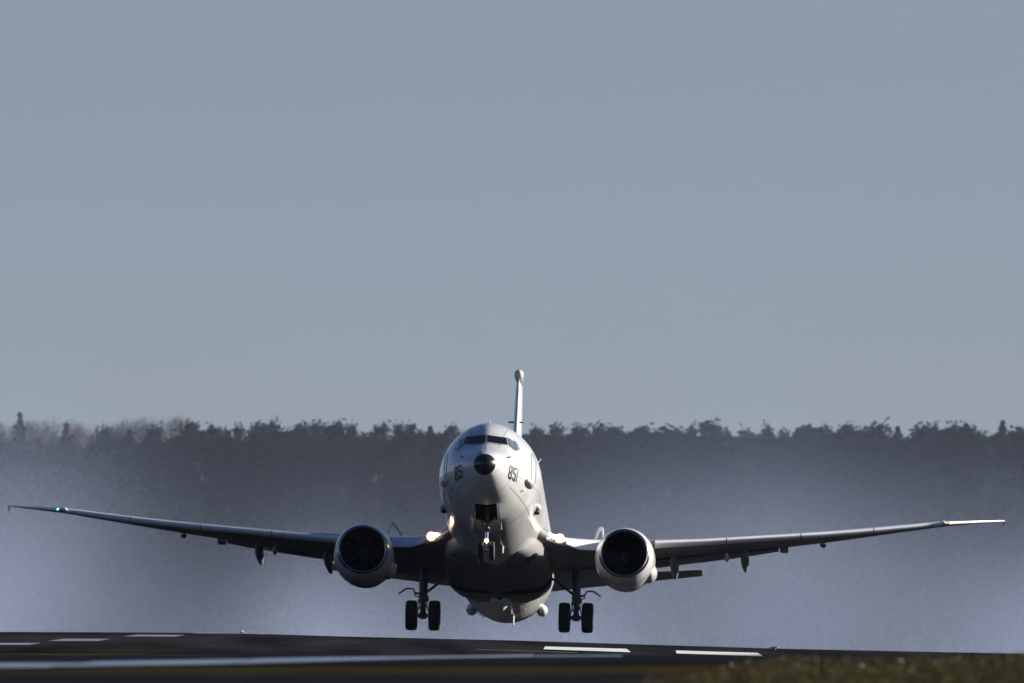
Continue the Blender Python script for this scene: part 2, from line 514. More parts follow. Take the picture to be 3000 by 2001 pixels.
mb = MB(); line_decal(mb, [(0.25, -0.44), (0.46, -0.78)], 0.016); mb.build('lightning_strip', M['seam'], PLANE)
mb = MB(); line_decal(mb, [(0.035, 0.43), (0.055, 0.74)], 0.02); mb.build('lightning_strip', M['seam'], PLANE)
mb = MB(); line_decal(mb, [(-0.55, 0.645), (-0.2, 0.685), (0.06, 0.70), (0.35, 0.685), (0.62, 0.655)], 0.014); mb.build('wiper_seal', M['seam'], PLANE)

# probes, fairings, antennas on the body
def body_bump(name, c, r, m='paint', rot=None):
    mb = MB(); mb.ellipsoid(c, r, 28, rot=rot)
    return mb.build(name, M[m], PLANE)
for s in (-1, 1):
    body_bump('sensor_fairing', (1.45 * s, 3.5, -0.19), (0.27, 0.8, 0.18))
    b = body_bump('sensor_pod', (1.72 * s, 7.5, -0.42), (0.165, 0.42, 0.16))
    mb = MB(); mb.ellipsoid((1.70 * s, 7.45, -0.60), (0.12, 0.3, 0.06), 16); mb.build('pod_window', M['black'], b)
    for (px, pz) in ((0.80, 0.35), ):
        p = Vector((px * s, 0, 0))
        a = surf(s * 0.83 + 0.03, 0.21, 0.0)
        mb = MB(); mb.tube([a, a + Vector((0.07 * s, -0.02, 0.01)), a + Vector((0.07 * s, -0.20, 0.01))], [0.02, 0.016, 0.012], 8)
        mb.box(a + Vector((0.03 * s, 0, 0.005)), (0.12, 0.12, 0.016))
        mb.build('pitot_probe', M['gear'], PLANE)
    a = surf(s * 1.25 + 0.12, -1.0, 0.0)
    mb = MB(); mb.tube([a, a + Vector((0.05 * s, 0.0, -0.02)), a + Vector((0.09 * s, 0.12, -0.02))], [0.022, 0.018, 0.012], 8)
    mb.build('vane_sensor', M['gear'], PLANE)
    body_bump('aft_sensor_ball', (1.335 * s, 28.0, -0.98), (0.215, 0.5, 0.225))
    body_bump('aft_sensor_ball', (1.0 * s, 28.4, -0.98), (0.30, 0.6, 0.16), 'paint_low') if False else None
def blade(x, y, z0, z1, ch=0.35, th=0.03, lean=0.0, name='blade_antenna', m='paint', x1=None):
    mb = MB()
    x1 = x if x1 is None else x1
    d = 0.55 * abs(z1 - z0)
    rings = []
    for (xx, yy, zz, c, t) in ((x, y, z0, ch, th), (x1, y + d, z1, ch * 0.5, th * 0.7)):
        rings.append([(xx + t * 0.5 * sx, yy + c * (fy - 0.5), zz) for (sx, fy) in ((0, 0), (1, .3), (0.6, .7), (0, 1), (-0.6, .7), (-1, .3))])
    mb.loft(rings)
    return mb.build(name, M[m], PLANE)
blade(0.0, 5.2, 2.28, 2.46, 0.3)
blade(0.3, 8.5, 2.33, 2.52, 0.35)
blade(1.66, 8.0, 1.30, 1.52, 0.3, 0.05, x1=1.80)
blade(-1.72, 24.6, -0.70, -1.04, 0.25, 0.02)
for (xx, z0, z1) in ((0.29, -1.55, -1.95), (0.63, -1.50, -1.85), (0.82, -1.42, -1.80), (1.30, -1.10, -1.55)):
    blade(xx, 23.4, z0 + 0.1, z1 + 0.12, 0.22, 0.022, x1=xx + 0.03)
blade(0.34, 25.2, -1.64, -1.98, 0.3, 0.09, m='paint')
blade(-0.32, 9.0, -1.62, -1.86, 0.35, 0.06, m='paint_low')
blade(0.42, 9.2, -1.60, -1.82, 0.34, 0.09)
blade(-0.55, 11.6, -1.62, -1.85, 0.35, 0.08, m='paint_low')
blade(0.36, 12.4, -1.66, -1.84, 0.3, 0.06, m='paint_low')
for (x0, x1) in ((-1.15, -0.80), (0.60, 0.95)):
    mb = MB()
    for i in range(6):
        xx = x0 + (x1 - x0) * i / 5
        zz = 0.42 + 0 - 2.05 * sqrt(1 - (xx / 1.86) ** 2)
        mb.tube([(xx, 26.6, zz + 0.1), (xx * 1.02, 26.7, zz - 0.06)], 0.022, 8)
    mb.build('buoy_launcher', M['gear'], PLANE)
mb = MB(); line_decal(mb, [(2.02, -5.02), (2.12, -4.88)], 0.05); line_decal(mb, [(2.15, -4.86), (2.18, -4.80)], 0.05); mb.build('warning_marking', M['red'], PLANE)

# wing to body fairing with open wheel wells
mb = MB()
rings = []
for (y, wd, zb, top) in ((11.3, 1.0, -1.50, -0.6), (12.2, 1.45, -1.60, -0.3), (13.2, 1.78, -1.68, -0.05), (14.5, 1.92, -1.74, 0.0), (16.5, 1.95, -1.76, 0.0), (18.6, 1.95, -1.76, 0.0), (20.2, 1.93, -1.74, 0.0), (21.2, 1.80, -1.68, -0.1), (22.2, 1.50, -1.60, -0.4), (23.2, 1.1, -1.50, -0.8)):
    cz, hh = (top + zb) / 2, (top - zb) / 2
    r = []
    for k in range(48):
        a = 2 * pi * k / 48
        c, s = cos(a), sin(a)
        e = 2 / 3.6
        r.append((wd * abs(c) ** e * (1 if c > 0 else -1), y, cz + hh * abs(s) ** e * (1 if s > 0 else -1)))
    rings.append(r)
mb.loft(rings)
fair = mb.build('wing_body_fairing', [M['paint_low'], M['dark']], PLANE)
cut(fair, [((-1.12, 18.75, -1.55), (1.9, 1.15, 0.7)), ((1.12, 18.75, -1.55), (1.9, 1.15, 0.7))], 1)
for s in (-1, 1):
    mb = MB()
    mb.box((1.38 * s, 12.85, -1.42), (0.5, 0.9, 0.22), Matrix.Rotation(radians(-38 * s), 3, 'Y') @ Matrix.Rotation(radians(10), 3, 'X'), bev=0.06)
    o = mb.build('pack_inlet', M['paint_low'], PLANE)
    mb = MB()
    mb.box((1.38 * s, 12.40, -1.50), (0.42, 0.03, 0.15), Matrix.Rotation(radians(-38 * s), 3, 'Y'))
    mb.build('inlet_mouth', M['dark'], o)
# electro-optical turret
mb = MB()
mb.lathe([(0.0, 0.33), (-0.16, 0.35), (-0.30, 0.34), (-0.44, 0.29), (-0.56, 0.19), (-0.62, 0.09), (-0.64, 0.005)], (-0.03, 20.6, -1.58), 'Z', 32, cap=True)
tur = mb.build('sensor_turret', M['paint'], PLANE)
mb = MB(); mb.lathe([(0, 0.10), (-0.03, 0.10), (-0.03, 0.003)], (-0.03, 20.27, -1.72), 'Y', 20, cap=True); mb.build('sensor_lens', M['glass'], tur)

# ------------------------------------------------------------------ wings
WS = [  # x, yLE, yTE, zLE, thickness, zTE(clean)
    (1.2, 10.9, 21.1, -0.30, 0.95, -0.72), (1.6, 11.9, 21.1, -0.42, 0.86, -0.70), (1.9, 12.7, 21.1, -0.53, 0.74, -0.67), (2.2, 13.3, 21.1, -0.60, 0.66, -0.64), (2.5, 13.65, 21.1, -0.63, 0.62, -0.60), (3.2, 14.26, 21.1, -0.60, 0.64, -0.52),
    (4.2, 15.06, 21.1, -0.49, 0.58, -0.36), (6, 16.0, 21.21, -0.215, 0.44, -0.08), (7.5, 16.78, 21.52, -0.01, 0.36, 0.12), (9, 17.57, 21.84, 0.225, 0.34, 0.36),
    (10.5, 18.35, 22.15, 0.455, 0.34, 0.62), (12, 19.13, 22.46, 0.69, 0.32, 0.87), (13.5, 19.91, 22.78, 0.95, 0.30, 1.15), (15, 20.7, 23.1, 1.235, 0.26, 1.45), (16.6, 21.53, 23.43, 1.55, 0.20, 1.76)]
TIPS = [(16.6, 21.53, 23.43, 1.55, 0.20, 1.76), (17.15, 22.19, 23.75, 1.69, 0.16, 1.86), (17.7, 22.85, 24.04, 1.83, 0.12, 1.96), (18.3, 23.6, 24.36, 1.98, 0.08, 2.07), (18.7, 24.1, 24.58, 2.09, 0.045, 2.14), (18.82, 24.3, 24.62, 2.12, 0.025, 2.15)]
FLAPZ = [(1.95, -1.04), (2.5, -0.96), (3.2, -0.85), (4.2, -0.67), (6, -0.31), (7.5, -0.05), (9, 0.21), (10.5, 0.53)]
def wsec(x, tab=WS):
    return [lerp_tab(x, [(t[0], t[k]) for t in tab]) for k in range(1, 6)]
def foil(c, t):
    return 5 * t * (0.2969 * sqrt(c) - 0.126 * c - 0.3516 * c * c + 0.2843 * c ** 3 - 0.1015 * c ** 4)
CS = [0, 0.004, 0.012, 0.025, 0.05, 0.08, 0.12, 0.18, 0.27, 0.4, 0.55, 0.7, 0.85, 1.0]
def airfoil(s, x, yl, yt, zl, t, zt):
    up = [(s * x, yl + (yt - yl) * c, zl + (zt - zl) * c + foil(c, t) + 0.05 * t * 4 * c * (1 - c)) for c in CS]
    lo = [(s * x, yl + (yt - yl) * c, zl + (zt - zl) * c - foil(c, t) + 0.05 * t * 4 * c * (1 - c)) for c in CS[1:]]
    return up + lo[::-1]
def span(x0, x1, n):
    return [x0 + (x1 - x0) * i / n for i in range(n + 1)]
for s in (-1, 1):
    mb = MB()
    mb.loft([airfoil(s, x, *wsec(x)) for x in span(1.2, 4.2, 14)[:-1] + span(4.2, 16.6, 26)])
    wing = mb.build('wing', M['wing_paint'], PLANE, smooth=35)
    mb = MB()
    mb.loft([airfoil(s, x + (0.004 if i == 0 else 0), *wsec(x, TIPS)) for i, x in enumerate(span(16.6, 18.82, 12))])
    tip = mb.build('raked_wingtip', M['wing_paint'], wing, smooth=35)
    mb = MB()
    rr = []
    for x in span(16.75, 18.78, 10):
        yl, yt, zl, t, zt = wsec(x, TIPS)
        g = 0.012; ch = yt - yl
        rr.append([(s * x, yl + ch * c - g * 0.7 * (1 - c * 8), zl + k * (foil(c, t) + g)) for c, k in ((0.10, 1), (0.05, 1), (0.02, 1), (0.005, 1), (0, 0), (0.005, -1), (0.02, -1))])
    mb.loft(rr, True, True)
    mb.build('tip_leading_edge', M['white_edge'], wing, smooth=35)
    # static wick under the tip
    mb = MB(); mb.tube([(s * 18.74, 24.45, 2.12), (s * 18.74, 24.75, 2.02)], 0.015, 6); mb.box((s * 18.74, 24.35, 2.05), (0.03, 0.2, 0.14)); mb.build('static_wick', M['black'], wing)
    # slats, drooped a little
    for (a, b) in ((5.85, 8.45), (8.49, 11.2), (11.24, 13.9), (13.94, 16.45)):
        rings = []
        for x in span(a, b, 6):
            yl, yt, zl, t, zt = wsec(x)
            ch = yt - yl
            g = 0.014
            pts = []
            for c in (0.15, 0.11, 0.07, 0.04, 0.02, 0.008, 0.002):
                pts.append((yl + ch * c, zl + (zt - zl) * c + foil(c, t) + g))
            pts.append((yl - g, zl))
            for c in (0.002, 0.008, 0.02, 0.04, 0.06):
                pts.append((yl + ch * c, zl + (zt - zl) * c - foil(c, t) - g))
            dr = 0.055 * (16.8 - x) / 11 + 0.01
            rings.append([(s * x, p[0] - 2.2 * dr, p[1] - dr) for p in pts] + [(s * x, yl + ch * 0.06 - 2.2 * dr, zl - dr)])
        mb = MB(); mb.loft(rings); mb.build('slat', M['slat'], wing, smooth=35)
    rings = []
    for x in span(2.62, 4.05, 6):
        yl, yt, zl, t, zt = wsec(x)
        e = min(1, (x - 2.3) / 0.7)
        rings.append([(s * x, yl - 0.02, zl + 0.02), (s * x, yl - 0.14 * e, zl - 0.08 * e), (s * x, yl - 0.28 * e, zl - 0.24 * e), (s * x, yl - 0.25 * e, zl - 0.29 * e), (s * x, yl - 0.08 * e, zl - 0.10 * e), (s * x, yl + 0.05, zl - 0.04)])
    mb = MB(); mb.loft(rings); mb.build('leading_edge_flap', M['slat'], wing, smooth=35)
    rings = []
    for x in span(1.9, 4.15, 8):
        yl, yt, zl, t, zt = wsec(x)
        ch = yt - yl; g = 0.012
        up = [(yl + ch * c, zl + (zt - zl) * c + foil(c, t) + g) for c in (0.12, 0.08, 0.05, 0.03, 0.015, 0.005)]
        lo = [(yl + ch * c, zl + (zt - zl) * c - foil(c, t) - g) for c in (0.005, 0.015, 0.025)]
        rings.append([(s * x, p[0], p[1]) for p in up + [(yl - g, zl)] + lo] + [(s * x, yl + ch * 0.03, zl)])
    mb = MB(); mb.loft(rings); mb.build('fixed_leading_edge', M['slat'], wing, smooth=35)
    # flaps, take-off setting
    for (a, b) in ((2.0, 3.9), (5.6, 10.35)):
        rings = []
        for x in span(a, b, 8):
            yl, yt, zl, t, zt = wsec(x)
            ch = yt - yl
            y0, z0 = yl + ch * 0.76, zl + (zt - zl) * 0.76 - foil(0.76, t) - 0.03
            y1, z1 = yt + 0.25, lerp_tab(x, FLAPZ)
            pts = []
            for c, th in ((0, 0), (0.05, 0.05), (0.2, 0.09), (0.5, 0.07), (1, 0.01)):
                pts.append((y0 + (y1 - y0) * c, z0 + (z1 - z0) * c + th))
            for c, th in ((0.98, 0.0), (0.5, 0.03), (0.2, 0.04), (0.05, 0.025)):
                pts.append((y0 + (y1 - y0) * c, z0 + (z1 - z0) * c - th))
            rings.append([(s * x, p[0], p[1]) for p in pts])
        mb = MB(); mb.loft(rings); mb.build('flap', M['wing_paint'], wing, smooth=35)
    # small flap step beside the outer flap, aileron hinge lumps
    mb = MB(); mb.box((s * 10.55, 21.9, 0.50), (0.32, 0.8, 0.14), bev=0.03); mb.build('flap_end_fairing', M['wing_paint'], wing)
    mb = MB(); mb.ellipsoid((s * 12.0, 22.1, 0.72), (0.12, 0.4, 0.07), 14); mb.build('hinge_fairing', M['wing_paint'], wing)
    # flap track fairings: long pods, nose under the wing, drooped pointed tail
    for (x, zt, zb) in ((6.48, 0.25, -0.56), (9.1, 0.62, -0.26), (3.55, -0.5, -1.05)):
        if x < 4: continue
        yl, yt, zl, t, zt2 = wsec(x)
        p0 = Vector((s * x, yl + (yt - yl) * 0.42, zl - 0.20)); p1 = Vector((s * x, yl + (yt - yl) * 0.78, zl - 0.24)); p2 = Vector((s * x, 23.3, zb + 0.10))
        rings = []
        for i in range(17):
            tt = i / 16
            c = p0 * (1 - tt) ** 2 + p1 * 2 * tt * (1 - tt) + p2 * tt * tt
            r = max(0.004, (sin(pi * min(1, tt * 1.0)) ** 0.55) * 0.17 * (1 if tt < 0.55 else 1 - 0.25 * (tt - 0.55)))
            rings.append([(c.x + r * 0.95 * cos(2 * pi * k / 16), c.y, c.z + r * 1.25 * sin(2 * pi * k / 16)) for k in range(16)])
        mb = MB(); mb.loft(rings); mb.build('flap_track_fairing', M['wing_paint'], wing)
    # small pylon stub seen outboard
    mb = MB(); mb.ellipsoid((s * 8.45, 19.6, -0.18), (0.09, 0.55, 0.17), 16); mb.build('store_pylon', M['paint'], wing)
    # inboard glove, the light housing in the leading edge
    for dx, r in ((0.0, 0.15), (0.19, 0.085)):
        x = 2.38 - dx
        yl, yt, zl, t, zt = wsec(x)
        ax = Vector((s * 0.10, -1, 0.08)).normalized()
        c = Vector((s * x, yl - 0.13, zl + 0.05))
        mb = MB(); mb.ellipsoid(c, (r, 0.05, r), 20); ll = mb.build('landing_light', M['lamp'], wing)
        mb = MB(); mb.ellipsoid(c + Vector((0, 0.02, 0)), (r * 1.22, 0.045, r * 1.22), 20); mb.build('lamp_glow_rim', M['glow'], wing)  # added glowing disc that makes a warm halo round each lamp
    mb = MB(); mb.ellipsoid((s * 16.72, 21.72, 1.595), (0.06, 0.08, 0.04), 14); mb.build('position_light', M['green'] if s < 0 else M['redlamp'], wing)
    mb = MB(); mb.ellipsoid((s * 16.48, 21.36, 1.545), (0.12, 0.09, 0.07), 14); mb.build('sunlit_facet_lump', M['white_edge'], wing)  # white lump added to stand for the sunlit facet at the tip joint
# runway turn-off lamp on the dark flank
mb = MB(); mb.ellipsoid((-1.70, 12.55, -0.16), (0.06, 0.06, 0.15), 16); mb.build('turnoff_lamp', M['lamp'], PLANE)

# ------------------------------------------------------------------ engines
def squash(ring, cx, cz, y, fl):
    out = []
    for (x, yy, z) in ring:
        dz = z - cz
        if dz < 0:
            dz *= fl
        out.append((x, yy, cz + dz))
    return out
def lat(prof, c, n=56, fl=0.95, closed=True):
    rings = []
    for (t, r) in prof:
        rg = [(c[0] + r * cos(2 * pi * k / n), c[1] + t, c[2] + r * sin(2 * pi * k / n)) for k in range(n)]
        rings.append(squash(rg, c[0], c[2], c[1] + t, fl))
    return rings
for s in (-1, 1):
    c = (4.83 * s, 11.45, -1.42)
    mb = MB()
    mb.loft(lat([(0.085, 0.937), (0.16, 0.965), (0.3, 1.01), (0.55, 1.06), (1.0, 1.105), (1.6, 1.12), (2.2, 1.10), (2.8, 1.04), (3.4, 0.95), (3.9, 0.86), (3.9, 0.60), (4.6, 0.50), (5.4, 0.36), (5.6, 0.2)], c), cap=False)
    eng = mb.build('engine', M['paint'], PLANE)
    mb = MB()
    mb.loft(lat([(0.083, 0.939), (0.025, 0.905), (0.0, 0.872), (0.012, 0.845), (0.03, 0.828)], c), cap=False)
    mb.build('inlet_lip', M['lip'], eng)
    mb = MB()
    mb.loft(lat([(0.028, 0.829), (0.06, 0.812), (0.12, 0.80), (0.4, 0.785), (0.9, 0.785), (1.0, 0.785), (1.0, 0.01)], c, fl=0.965), cap=False)
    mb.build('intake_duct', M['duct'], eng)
    mb = MB()
    for k in range(24):
        a = 2 * pi * k / 24
        rows = []
        for r in (0.2, 0.4, 0.6, 0.765):
            tw = 0.10 + 0.02 / r
            row = []
            for e in (-1, 1):
                aa = a + e * 0.085 * 0.6 / max(r, 0.3)
                row.append((c[0] + r * cos(aa), c[1] + 0.86 + e * (0.05 + 0.03 * (0.765 - r)), c[2] + r * sin(aa)))
            rows.append(row)
        mb.loft(rows, False, False)
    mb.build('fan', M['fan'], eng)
    mb = MB(); mb.lathe([(0.52, 0.004), (0.55, 0.05), (0.66, 0.13), (0.80, 0.20), (0.92, 0.22)], c, 'Y', 28); mb.build('spinner', M['spinner'], eng)
    # red hazard band round the cowl
    mb = MB(); mb.loft(lat([(0.90, 1.104), (0.94, 1.107)], c), cap=False); mb.build('hazard_band', M['red'], eng)
    mb = MB(); mb.loft(lat([(2.02, 1.113), (2.035, 1.113)], c), cap=False); mb.build('cowl_seam', M['seam'], eng)
    # gearbox bulge low on the picture-right side of each cowl, strake on the inboard shoulder
    mb = MB(); mb.ellipsoid((c[0] + 0.86, c[1] + 1.95, c[2] - 0.40), (0.33, 0.95, 0.36), 28); mb.build('gearbox_bulge', M['paint'], eng)
    # pylon
    mb = MB()
    rings = []
    for (y, zb, zt, t) in ((12.9, -0.36, -0.30, 0.03), (13.8, -0.5, -0.17, 0.13), (15.2, -0.7, -0.12, 0.17), (17.5, -1.0, -0.35, 0.16), (19.0, -0.6, -0.42, 0.05)):
        rings.append([(c[0] + t * a, y, zb + (zt - zb) * b) for a, b in ((-1, 0), (1, 0), (1, 0.8), (0.5, 1), (-0.5, 1), (-1, 0.8))])
    mb.loft(rings); mb.build('pylon', M['paint'], eng)

# ------------------------------------------------------------------ tail
def slab(name, st, m, parent, vert):
    # st: (pos across, yLE, chord, other coord, thickness)
    rings = []
    for (p, yl, ch, q, t) in st:
        r = []
        for c in CS: r.append((yl + ch * c, foil(c, t)))
        for c in CS[1:][::-1]: r.append((yl + ch * c, -foil(c, t)))
        rings.append([((q + o, y, p) if vert else (p, y, q + o)) for (y, o) in r])
    mb = MB(); mb.loft(rings)
    return mb.build(name, m, parent, smooth=35)
fin = slab('fin', [(1.9, 30.4, 7.4, 0, 0.52), (2.6, 31.0, 6.8, 0, 0.50), (4.5, 32.5, 5.4, 0, 0.42), (7, 34.5, 3.9, 0, 0.34), (9.1, 36.2, 2.5, 0, 0.26), (9.25, 36.4, 2.2, 0, 0.10)], M['paint'], PLANE, True)
slab('dorsal_fin', [(2.2, 26.5, 5.5, 0, 0.22), (2.6, 28.2, 4.0, 0, 0.26), (3.5, 31.0, 1.8, 0, 0.28)], M['paint'], fin, True)
mb = MB(); mb.lathe([(-0.02, 0.01), (0.0, 0.08), (0.08, 0.15), (0.22, 0.18), (0.5, 0.175), (1.6, 0.14), (2.3, 0.05)], (0.0, 36.0, 9.47), 'Y', 28, sz=1.15, cap=True); mb.build('antenna_pod', M['paint'], fin)
mb = MB(); mb.box((-0.20, 34.6, 7.34), (0.22, 0.06, 0.06), bev=0.01); mb.build('fin_probe', M['black'], fin)
mb = MB(); mb.box((0.18, 34.6, 7.34), (0.16, 0.05, 0.05), bev=0.01); mb.build('fin_probe', M['black'], fin)
for s in (-1, 1):
    st = [(0.5, 34.2, 3.9, 1.25, 0.36), (2, 34.95, 3.4, 1.48, 0.32), (5, 36.5, 2.4, 1.92, 0.22), (7.0, 37.6, 1.7, 2.22, 0.15), (7.15, 37.75, 1.4, 2.24, 0.06)]
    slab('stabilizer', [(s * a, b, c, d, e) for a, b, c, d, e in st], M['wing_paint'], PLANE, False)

# ------------------------------------------------------------------ landing gear
def wheel(c, r, wd, parent):
    h = wd / 2
    mb = MB()
    mb.lathe([(-h * 0.80, r * 0.52), (-h * 0.98, r * 0.70), (-h, r * 0.82), (-h * 0.90, r * 0.93), (-h * 0.65, r * 0.985), (-h * 0.3, r), (-h*.28, r*.99), (-h*.22, r*.99), (-h*.2, r), (h*.2, r), (h*.22, r*.99), (h*.28, r*.99), (h * 0.3, r), (h * 0.65, r * 0.985), (h * 0.90, r * 0.93), (h, r * 0.82), (h * 0.98, r * 0.70), (h * 0.80, r * 0.52)], c, 'X', 48)
    mb.build('tyre', M['tyre'], parent)
    mb = MB()
    mb.lathe([(-h * 0.55, 0.01), (-h * 0.55, r * 0.22), (-h * 0.35, r * 0.3), (-h * 0.78, r * 0.50), (-h * 0.8, r * 0.53), (h * 0.8, r * 0.53), (h * 0.78, r * 0.5), (h * 0.35, r * 0.3), (h * 0.55, r * 0.22), (h * 0.55, 0.01)], c, 'X', 32)
    mb.build('rim', M['hub'], parent)
for s in (-1, 1):
    X, Y = 2.86 * s, 19.6
    AX = -3.125 + 0.565
    mb = MB()
    mb.tube([(X, Y, -0.75), (X, Y, -1.80)], [0.17, 0.155], 18)
    mb.tube([(X, Y, -1.78), (X, Y, -1.92)], 0.175, 18)
    mb.tube([(X, Y, -1.88), (X, Y, AX)], 0.10, 16)
    mb.tube([(X - 0.46, Y, AX), (X + 0.46, Y, AX)], 0.075, 14)
    mb.tube([(X, Y, AX + 0.12), (X, Y, AX - 0.12)], 0.13, 14)
    # torque links behind, hydraulic boxes and lines
    mb.tube([(X, Y + 0.12, -1.75), (X, Y + 0.48, -2.1), (X, Y + 0.12, AX)], 0.045, 8)
    mb.tube([(X - 0.09, Y - 0.16, -1.6), (X - 0.12, Y - 0.14, -2.0), (X - 0.16, Y - 0.1, -2.3), (X - 0.22, Y - 0.08, AX + 0.1)], 0.025, 8)
    mb.tube([(X + 0.09, Y - 0.16, -1.6), (X + 0.13, Y - 0.14, -2.0), (X + 0.17, Y - 0.1, -2.35), (X + 0.23, Y - 0.08, AX + 0.1)], 0.022, 8)
    for (dx, dz, a, b) in ((0.15, -1.95, 0.13, 0.2), (-0.14, -2.05, 0.10, 0.16), (0.12, -2.22, 0.09, 0.12), (-0.1, -2.3, 0.08, 0.1), (0.02, -1.66, 0.2, 0.12)):
        mb.box((X + dx, Y - 0.13, dz), (a, 0.12, b), bev=0.02)
    g = mb.build('main_gear', M['gear'], PLANE)
    for e in (-1, 1):
        wheel((X + e * 0.43, Y, AX), 0.565, 0.43, g)
        mb = MB(); mb.tube([(X + e * 0.20, Y, AX), (X + e * 0.30, Y, AX)], 0.19, 18); mb.build('brake', M['gear'], g)
    mb = MB(); mb.tube([(X - 0.12 * s, Y, -1.68), (X - 0.62 * s, Y - 0.1, -1.30), (X - 1.2 * s, Y - 0.2, -0.95)], 0.05, 10); mb.build('side_brace', M['gear'], g)
    mb = MB()
    mb.tube([(X + 0.10 * s, Y - 0.05, -1.72), (X + 0.24 * s, Y - 0.1, -1.76), (X + 0.33 * s, Y - 0.1, -1.70), (X + 0.36 * s, Y - 0.1, -1.60), (X + 0.50 * s, Y - 0.1, -1.56), (X + 0.66 * s, Y - 0.1, -1.58), (X + 0.92 * s, Y - 0.1, -1.78)], [0.03, 0.05, 0.03, 0.03, 0.03, 0.035, 0.03], 8)
    mb.tube([(X + 0.1 * s, Y - 0.1, -1.90), (X + 0.30 * s, Y - 0.1, -1.84), (X + 0.34 * s, Y - 0.1, -1.74)], 0.022, 8)
    mb.build('door_linkage', M['gear'], g)
# nose gear
X, Y, AX = 0.0, 4.0, -2.94 + 0.345
mb = MB()
mb.tube([(X, Y - 0.1, -1.0), (X, Y - 0.02, -1.86)], 0.10, 16)
mb.box((X, Y - 0.05, -1.62), (0.34, 0.16, 0.16), bev=0.03)
mb.box((X, Y - 0.05, -1.84), (0.24, 0.2, 0.12), bev=0.03)
mb.tube([(-0.28, Y - 0.4, -1.45), (0, Y - 0.06, -1.72), (0.28, Y - 0.4, -1.45)], 0.035, 8)
mb.tube([(X - 0.26, Y, AX), (X + 0.26, Y, AX)], 0.05, 12)
mb.tube([(X, Y + 0.1, -1.85), (X, Y + 0.3, -2.15), (X, Y + 0.08, AX)], 0.03, 8)
ng = mb.build('nose_gear', M['gear'], PLANE)
mb = MB(); mb.tube([(X, Y, -1.84), (X, Y, AX)], 0.062, 18); mb.build('piston', M['chrome'], ng)
for e in (-1, 1):
    wheel((X + e * 0.2, Y, AX), 0.345, 0.20, ng)
mb = MB(); mb.ellipsoid((X, Y - 0.16, -2.24), (0.075, 0.05, 0.075), 18); mb.build('taxi_light', M['lamp'], ng)
mb = MB(); mb.box((X, Y - 0.10, -2.24), (0.10, 0.06, 0.12), bev=0.02); mb.build('lamp_bracket', M['gear'], ng)
for s in (-1, 1):
    mb = MB()
    P = [(2.2, -1.16), (2.9, -1.30), (3.9, -1.46), (3.9, -1.82), (3.1, -1.95), (2.5, -1.72)]
    rings = [[(s * (0.43 + dx + 0.10 * (0 if i < 3 else 1)), y, z) for i, (y, z) in enumerate(P)] for dx in (0, 0.03)]
    mb.loft(rings); mb.build('nose_gear_door', M['paint'], PLANE)

# thin curls of vapour over the inner wings
def curl(pts, label):
    mb = MB()
    P = []
    for i in range(25):
        t = i / 24
        a, b, c = [Vector(p) for p in pts]
        P.append(a * (1 - t) ** 2 + (2 * b - (a + c) / 2) * 2 * t * (1 - t) + c * t * t)
    mb.tube(P, [0.02 + 0.035 * sin(pi * i / 24) ** 0.6 for i in range(25)], 10)
    o = mb.build('vapour_curl', M['vap'])
    tag(o, label, 'vapour', 'vapour curls over the inner wings')
    return o
m = bpy.data.materials.new('vapour_white'); m.use_nodes = True
b = m.node_tree.nodes['Principled BSDF']
b.inputs['Base Color'].default_value = (0.8, 0.82, 0.86, 1); b.inputs['Roughness'].default_value = 1.0; b.inputs['Alpha'].default_value = 0.55; b.inputs['Specular IOR Level'].default_value = 0
M['vap'] = m
PM = Matrix.Translation(PLANE.location) @ PLANE.rotation_euler.to_matrix().to_4x4()
bpy.context.view_layer.update()
for pts, lb in (([(-4.07, 16.6, 0.02), (-3.96, 17.0, 0.46), (-3.58, 17.4, 0.0)], 'thin white arch of vapour over the inner wing beside the shaded engine'),
                ([(3.56, 17.4, -0.05), (3.80, 17.0, 0.42), (3.9, 16.6, -0.05)], 'thin white arch of vapour over the inner wing beside the sunlit engine')):
    curl([PM @ Vector(p) for p in pts], lb)

# ------------------------------------------------------------------ the wood beyond the runway
m_pine = mat('pine_needles', (0.013, 0.020, 0.020), 0.95, var=0.2, vscale=0.5, spec=0.1)
m_bare = mat('bare_twigs', (0.17, 0.15, 0.15), 0.9, var=0.2, vscale=0.7, spec=0.1)
m_bark = mat('bark', (0.03, 0.026, 0.024), 0.9, var=0.3, vscale=2, spec=0.1)
def leafy(m, k):
    n, l = m.node_tree.nodes, m.node_tree.links
    b = n['Principled BSDF']
    t = n.new('ShaderNodeBsdfTranslucent'); t.inputs[0].default_value = b.inputs['Base Color'].default_value
    x = n.new('ShaderNodeMixShader'); x.inputs[0].default_value = k
    l.new(b.outputs[0], x.inputs[1]); l.new(t.outputs[0], x.inputs[2])
    l.new(x.outputs[0], n['Material Output'].inputs[0])
leafy(m_pine, 0.5)
def clump_mesh(name, blobs, per, size, rnd, m, soft=False):
    mb = MB()
    for (c, r) in blobs:
        for _ in range(per):
            d = Vector((rnd.gauss(0, 1), rnd.gauss(0, 1), rnd.gauss(0, 1)))
            d = d * 0.47 if soft else d.normalized() * (rnd.random() ** 0.45)
            p = Vector(c) + Vector((d.x * r[0], d.y * r[1], d.z * r[2]))
            a = Vector((rnd.gauss(0, 1), rnd.gauss(0, 1), rnd.gauss(0, 1))).normalized()
            b2 = a.orthogonal().normalized()
            q = a.cross(b2)
            s1, s2 = size * rnd.uniform(0.5, 1.2), size * rnd.uniform(0.25, 0.7)
            mb.add([p + b2 * s1, p + q * s2, p - b2 * s1, p - q * s2], [(0, 1, 2, 3)])
    me = bpy.data.meshes.new(name)
    me.from_pydata(mb.v, [], mb.f)
    me.materials.append(m)
    return me
